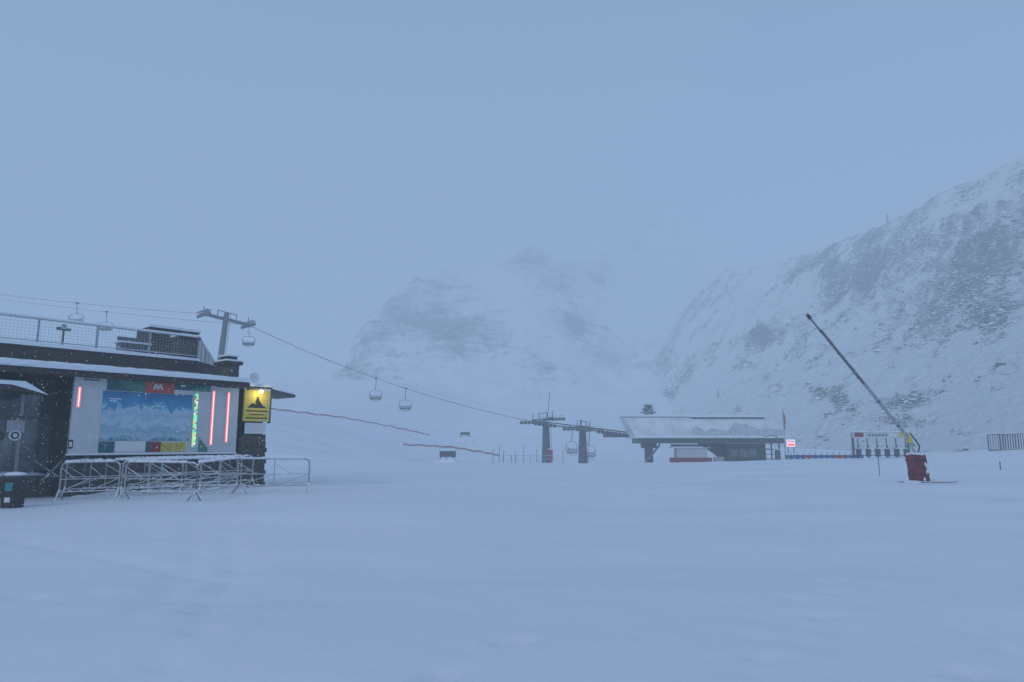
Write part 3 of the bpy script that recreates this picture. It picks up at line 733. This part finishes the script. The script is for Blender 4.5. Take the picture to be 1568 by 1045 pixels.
m.obj('flag_pole')
m=MB(); p=W(1211,679,72); m.box(p,(.85,.1,.75),SIGNL); m.box(p+Vector((0,-.06,-.16)),(.7,.02,.22),LEDR); m.box(p+Vector((-.2,-.06,.2)),(.2,.02,.2),LEDR); m.box(p+Vector((.15,-.06,.18)),(.3,.02,.08),BLUE); m.tube(p-Vector((.3,-.06,2.6)),p-Vector((.3,-.06,.3)),.04,DSTEEL); m.tube(p+Vector((.3,.06,-2.6)),p+Vector((.3,.06,-.3)),.04,DSTEEL); m.obj('illuminated_sign')
m=MB(); n=13
for i in range(n):
    a=W(1203+i*9.2,697,68-i*.25); b=W(1203+(i+1)*9.2-.4,697,68-(i+1)*.25)
    c_=[TEAL,BLUE,BLUE,RED,BLUE,BLUE,BLUE,BLUE,RED,RED,BLUE,TEAL,BLUE][i]
    m.slab([a,b,b-Vector((0,0,.62)),a-Vector((0,0,.62))],(0,.03,0),c_)
    m.box((a+b)/2-Vector((0,.03,.3)),(.28,.01,.12),GREY); m.tube(a-Vector((0,-.05,1.2)),a+Vector((0,.05,.25)),.03,DSTEEL)
    m.tube(a+Vector((0,0,.02)),b+Vector((0,0,.02)),.03,SNOW,5)
m.obj('banner_fence')
m=MB(); Yg=62; zt=W(1350,662,Yg).z; zb=W(1350,704,Yg).z-.4
x0=W(1306,680,Yg).x; x1=W(1394,680,Yg).x
m.box2((x0,Yg-.1,zt-.5),(x1,Yg+.1,zt),GREY); m.box2((x0-.02,Yg-.15,zt+.001),(x1+.02,Yg+.15,zt+.09),SNOW)
m.box2((x0+.15,Yg-.12,zt-.42),(x0+.95,Yg-.101,zt-.06),DRED); m.box2((x0+1.0,Yg-.12,zt-.48),(x0+1.12,Yg-.101,zt-.05),WHITE); m.box2((x1-.95,Yg-.12,zt-.47),(x1-.05,Yg-.101,zt-.05),YEL); m.box2((x1-1.9,Yg-.12,zt-.4),(x1-1.2,Yg-.101,zt-.1),WHITE)
for q in range(6): m.box2((x0+1.4+q*.3,Yg-.12,zt-.33),(x0+1.6+q*.3,Yg-.101,zt-.2),DSTEEL)
for x in(x0+.08,x1-.12): m.tube((x,Yg+.15,zb),(x,Yg+.15,zt-.05),.11,TOWER,8)
for x in np.linspace(x0+.45,x1-.45,6):
    m.tube((x,Yg,zb),(x,Yg,zt-.55),.05,DSTEEL); m.box((x,Yg-.05,zb+1.0),(.24,.5,.7),DSTEEL); m.ball((x,Yg-.05,zb+1.36),.15,SNOW,1,1.6,.35); m.ball((x,Yg-.1,zb+1.62),.10,DSTEEL)
m.box2((x0,Yg+.1,zb+.75),(x1,Yg+.14,zb+.82),TOWER)
m.obj('ski_pass_gate')
m=MB(); a=W(1533,693,60); b=W(1620,690,60)
for dy in(0,1.5):
    p=a+Vector((0,dy,0));q=b+Vector((0,dy,0)); hh=Vector((0,0,1.55))
    m.tube(p+hh,q+hh,.05,DSTEEL); m.tube(p+hh*.15,q+hh*.15,.05,DSTEEL)
    for i in range(23): 
        c_=p.lerp(q,i/22); m.tube(c_-Vector((0,0,.4 if i%6==0 else -.2)),c_+hh,.05 if i%6==0 else .025,DSTEEL)
m.slab([a+Vector((0,0,.12)),b+Vector((0,0,.12)),b+Vector((0,1.5,.12)),a+Vector((0,1.5,.12))],(0,0,.12),DSTEEL)
m.obj('metal_railing')

# ------------------------------------------------ snow gun lance
m=MB(); b=W(1408,738,31); z0=ground_z(b.x,b.y); b.z=z0
hinge=W(1391,672,31); tip=W(1240,487,30.5)
m.tube((b.x,b.y,z0-.2),(b.x,b.y,z0+1.2),.07,STEEL,8)
m.tube(hinge+(hinge-tip)*.06,hinge.lerp(tip,.45),.06,STEEL,10,.055); m.tube(hinge.lerp(tip,.45),tip,.055,LANCE,10,.04)
m.tube(hinge.lerp(tip,-.02)+Vector((.07,-.02,.0)),hinge.lerp(tip,.9)+Vector((.05,-.02,.03)),.018,DSTEEL)
for f_ in(.1,.3,.5,.7,.88): p=hinge.lerp(tip,f_); m.tube(p,p+(tip-hinge).normalized()*.09,.07,DSTEEL,10)
dr=(tip-hinge).normalized(); m.tube(tip-dr*.05,tip+dr*.12,.08,DARK,10); m.ball(tip+dr*.13,.08,DARK); 
for a_ in range(4): 
    o=Vector((math.cos(a_*1.57),0,math.sin(a_*1.57)))*.08; m.tube(tip+dr*.08,tip+dr*.14+o,.02,DARK)
m.box(hinge+Vector((.05,0,-.05)),(.16,.14,.28),YEL); m.tube((b.x,b.y,z0+1.1),hinge+Vector((.02,0,-.1)),.06,STEEL,8)
m.path([Vector((b.x,b.y,z0+1.15)),Vector((b.x+.12,b.y-.05,z0+1.6)),hinge+Vector((.1,0,.25))],.03,DARK)
m.obj('snow_lance')
m=MB(); RP=mat('red_padding',(.16,.010,.022),.6,var=.45,frost=.1,scale=4)
vs=[];n=24
prf=[(.0,.34),(.06,.40),(.3,.41),(.6,.385),(.9,.405),(1.15,.40),(1.24,.36),(1.26,.2)]
for h_,r_ in prf:
    for q in range(n):
        t_=2*math.pi*q/n; rr=r_*(1+.05*math.sin(5*t_+h_*4)); vs.append((b.x+rr*math.cos(t_)-(h_-.3)*.12,b.y+rr*math.sin(t_),z0+h_+.02))
m.add(vs,[(i*n+q,i*n+(q+1)%n,(i+1)*n+(q+1)%n,(i+1)*n+q) for i in range(len(prf)-1) for q in range(n)]+[tuple(range((len(prf)-1)*n,len(prf)*n))],RP)
for h_ in(.35,.95):
    m.tube((b.x-(h_-.3)*.12,b.y,z0+h_),(b.x-(h_-.3)*.12,b.y,z0+h_+.05),.425,DARK,20)
for q in range(12):
    t_=random.uniform(-1.6,-.2); hh=random.uniform(.1,1.1); m.ball((b.x+.39*math.cos(t_)-(hh-.3)*.12,b.y+.39*math.sin(t_),z0+hh),random.uniform(.03,.07),SNOW,1,.5,1.5,6)
m.ball((b.x-.1,b.y,z0+1.27),.34,SNOW,1,1,.15,12)
m.obj('safety_padding',smooth=True)
m=MB()
p=b+Vector((-.3,-.6,.03)); m.path([p,p+Vector((.5,0,.02)),p+Vector((1.0,0,.0)),p+Vector((1.5,0,.02)),p+Vector((1.6,0,.05))],.016,DARK)
m.obj('water_hose')
m=MB(); m.drift((b.x-.8,b.y,0),(b.x+.8,b.y,0),z0,.7,.12,SNOW,12); m.obj('snow_drift',smooth=True)
pole(1345,703,726,36,.018)

# ------------------------------------------------ nets, crates, poles mid-distance
def net(pts,Ys,h,name='safety_net_fence'):
    m=MB(); P=[]
    for (a,b_),Y in zip(pts,Ys): P.append(W(a,b_,Y))
    for p,q in zip(P[:-1],P[1:]):
        n=int((q-p).length/2.6)+1
        for i in range(n):
            a=p.lerp(q,i/n);c=p.lerp(q,(i+1)/n); mid=(a+c)/2-Vector((0,0,random.uniform(.05,.14)))
            for s_,e_ in((a,mid),(mid,c)):
                m.slab([s_,e_,e_-Vector((0,0,h*random.uniform(.7,1.1))),s_-Vector((0,0,h))],(0,.02,0),NET)
            if i%2==0: m.tube(a-Vector((0,0,h+.5)),a+Vector((0,0,.15)),.018,NET,5)
    return m.obj(name)
net([(412,624),(470,631),(525,638)],(88,91,94),.20)
net([(525,638),(600,652),(658,665)],(94,99,104),.16)
net([(618,679),(690,683),(735,690),(765,696)],(92,94,95,96),.24)
def crate(px0,py0,px1,py1,Y):
    a=W(px0,py1,Y);b2=W(px1,py0,Y);m=MB(); w=b2.x-a.x;h=b2.z-a.z
    m.box2((a.x,Y,a.z),(b2.x,Y+w*.6,b2.z),BROWN)
    for q in range(5): m.box((a.x+w*(q+.5)/5,Y-.03,a.z+h/2),(w*.14,.05,h*.9),BROWN)
    m.box2((a.x-.05,Y-.08,b2.z+.001),(b2.x+.05,Y+w*.6+.05,b2.z+.12),SNOW)
    for x in(a.x+.1,b2.x-.1): m.box2((x-.05,Y+.1,a.z-.5),(x+.05,Y+.3,a.z),BROWN)
    m.drift((a.x-.6,Y+.4,0),(b2.x+.6,Y+.4,0),a.z-1.0,1.6,1.0,SNOW,10)
    m.obj('wooden_crate')
crate(673,691,697,700,85); crate(705,662,719,666.5,110)
for px,a,b_ in((765,684,707),(771,690,705),(789,692,706),(802,683,707),(812,695,706),(822,688,707),(755,690,704),(862,690,708),(783,697,707)): pole(px,a,b_,92,.035)
m=MB(); 
for px in(770,790,812,835): 
    a=W(px,703,90);b3=W(px+20,703,90); m.tube(a,b3,.03,STEEL); m.tube(a+Vector((0,0,.45)),b3+Vector((0,0,.45)),.03,STEEL); m.tube(a-Vector((0,0,1)),a+Vector((0,0,.45)),.03,STEEL)
m.obj('queue_rails')
pole(1531,708,712,40,.03)

# ------------------------------------------------ falling snow
m=MB(); fl=mat('snowflake',(.9,.91,.93),.8,bump=0)
for _ in range(2400):
    Y=random.uniform(4.5,19.5); X=random.uniform(-.85,-.1)*Y; Zf=random.uniform(.2,3.7); r_=random.uniform(.002,.005)*(1+.05*Y)
    m.add([(X+r_,Y,Zf),(X-r_,Y,Zf),(X,Y+r_,Zf),(X,Y-r_,Zf),(X,Y,Zf+r_*1.3),(X,Y,Zf-r_*1.3)],[(0,2,4),(2,1,4),(1,3,4),(3,0,4),(2,0,5),(1,2,5),(3,1,5),(0,3,5)],fl)
m.obj('falling_snow',recenter=False)

# ------------------------------------------------ fog volumes
FOG_GLOW=(.272,.408,.625)
def fogbox(name,a,b,SIG):
    m=MB(); fm=bpy.data.materials.new(name); fm.use_nodes=True; nt=fm.node_tree; nt.nodes.clear()
    try: fm.cycles.homogeneous_volume=True
    except Exception: pass
    out_=nt.nodes.new('ShaderNodeOutputMaterial'); ab=nt.nodes.new('ShaderNodeVolumeAbsorption'); ab.inputs['Color'].default_value=(0,0,0,1); ab.inputs['Density'].default_value=SIG
    em=nt.nodes.new('ShaderNodeEmission'); em.inputs['Color'].default_value=FOG_GLOW+(1,); em.inputs['Strength'].default_value=SIG  # fog glows by its own emission, standing in for scattered daylight
    ad=nt.nodes.new('ShaderNodeAddShader'); nt.links.new(ab.outputs[0],ad.inputs[0]); nt.links.new(em.outputs[0],ad.inputs[1]); nt.links.new(ad.outputs[0],out_.inputs['Volume'])
    m.box2(a,b,fm); m.obj(name,recenter=False)
fogbox('fog',(-1600,-400,-60),(1600,1600,330),.0031)
fogbox('cloud_bank',(-900,370,35),(150,900,329),.0021)

# ------------------------------------------------ world, sun, camera
w=bpy.data.worlds.new('World'); bpy.context.scene.world=w; w.use_nodes=True; nt=w.node_tree
bg=nt.nodes['Background']; sk=nt.nodes.new('ShaderNodeTexSky'); sk.sky_type='NISHITA'; sk.sun_disc=False
sk.sun_elevation=math.radians(32); sk.sun_rotation=math.radians(220); nt.links.new(sk.outputs[0],bg.inputs[0]); bg.inputs[1].default_value=.14
sl=bpy.data.lights.new('sun','SUN'); sl.energy=1.5; sl.angle=math.radians(11); sl.color=(1,.97,.93)
so=bpy.data.objects.new('sun',sl); so.rotation_euler=(math.radians(58),0,math.radians(-40)); bpy.context.scene.collection.objects.link(so)
cd=bpy.data.cameras.new('camera'); cd.lens=24; cd.sensor_width=36; cd.clip_end=5000; cd.clip_start=.05
co=bpy.data.objects.new('camera',cd); co.location=(0,0,CZ+0.0); co.rotation_euler=(math.pi/2+PITCH,0,0); bpy.context.scene.collection.objects.link(co)
sc=bpy.context.scene; sc.camera=co
sc.view_settings.view_transform='Standard'; sc.view_settings.look='None'; sc.view_settings.exposure=0
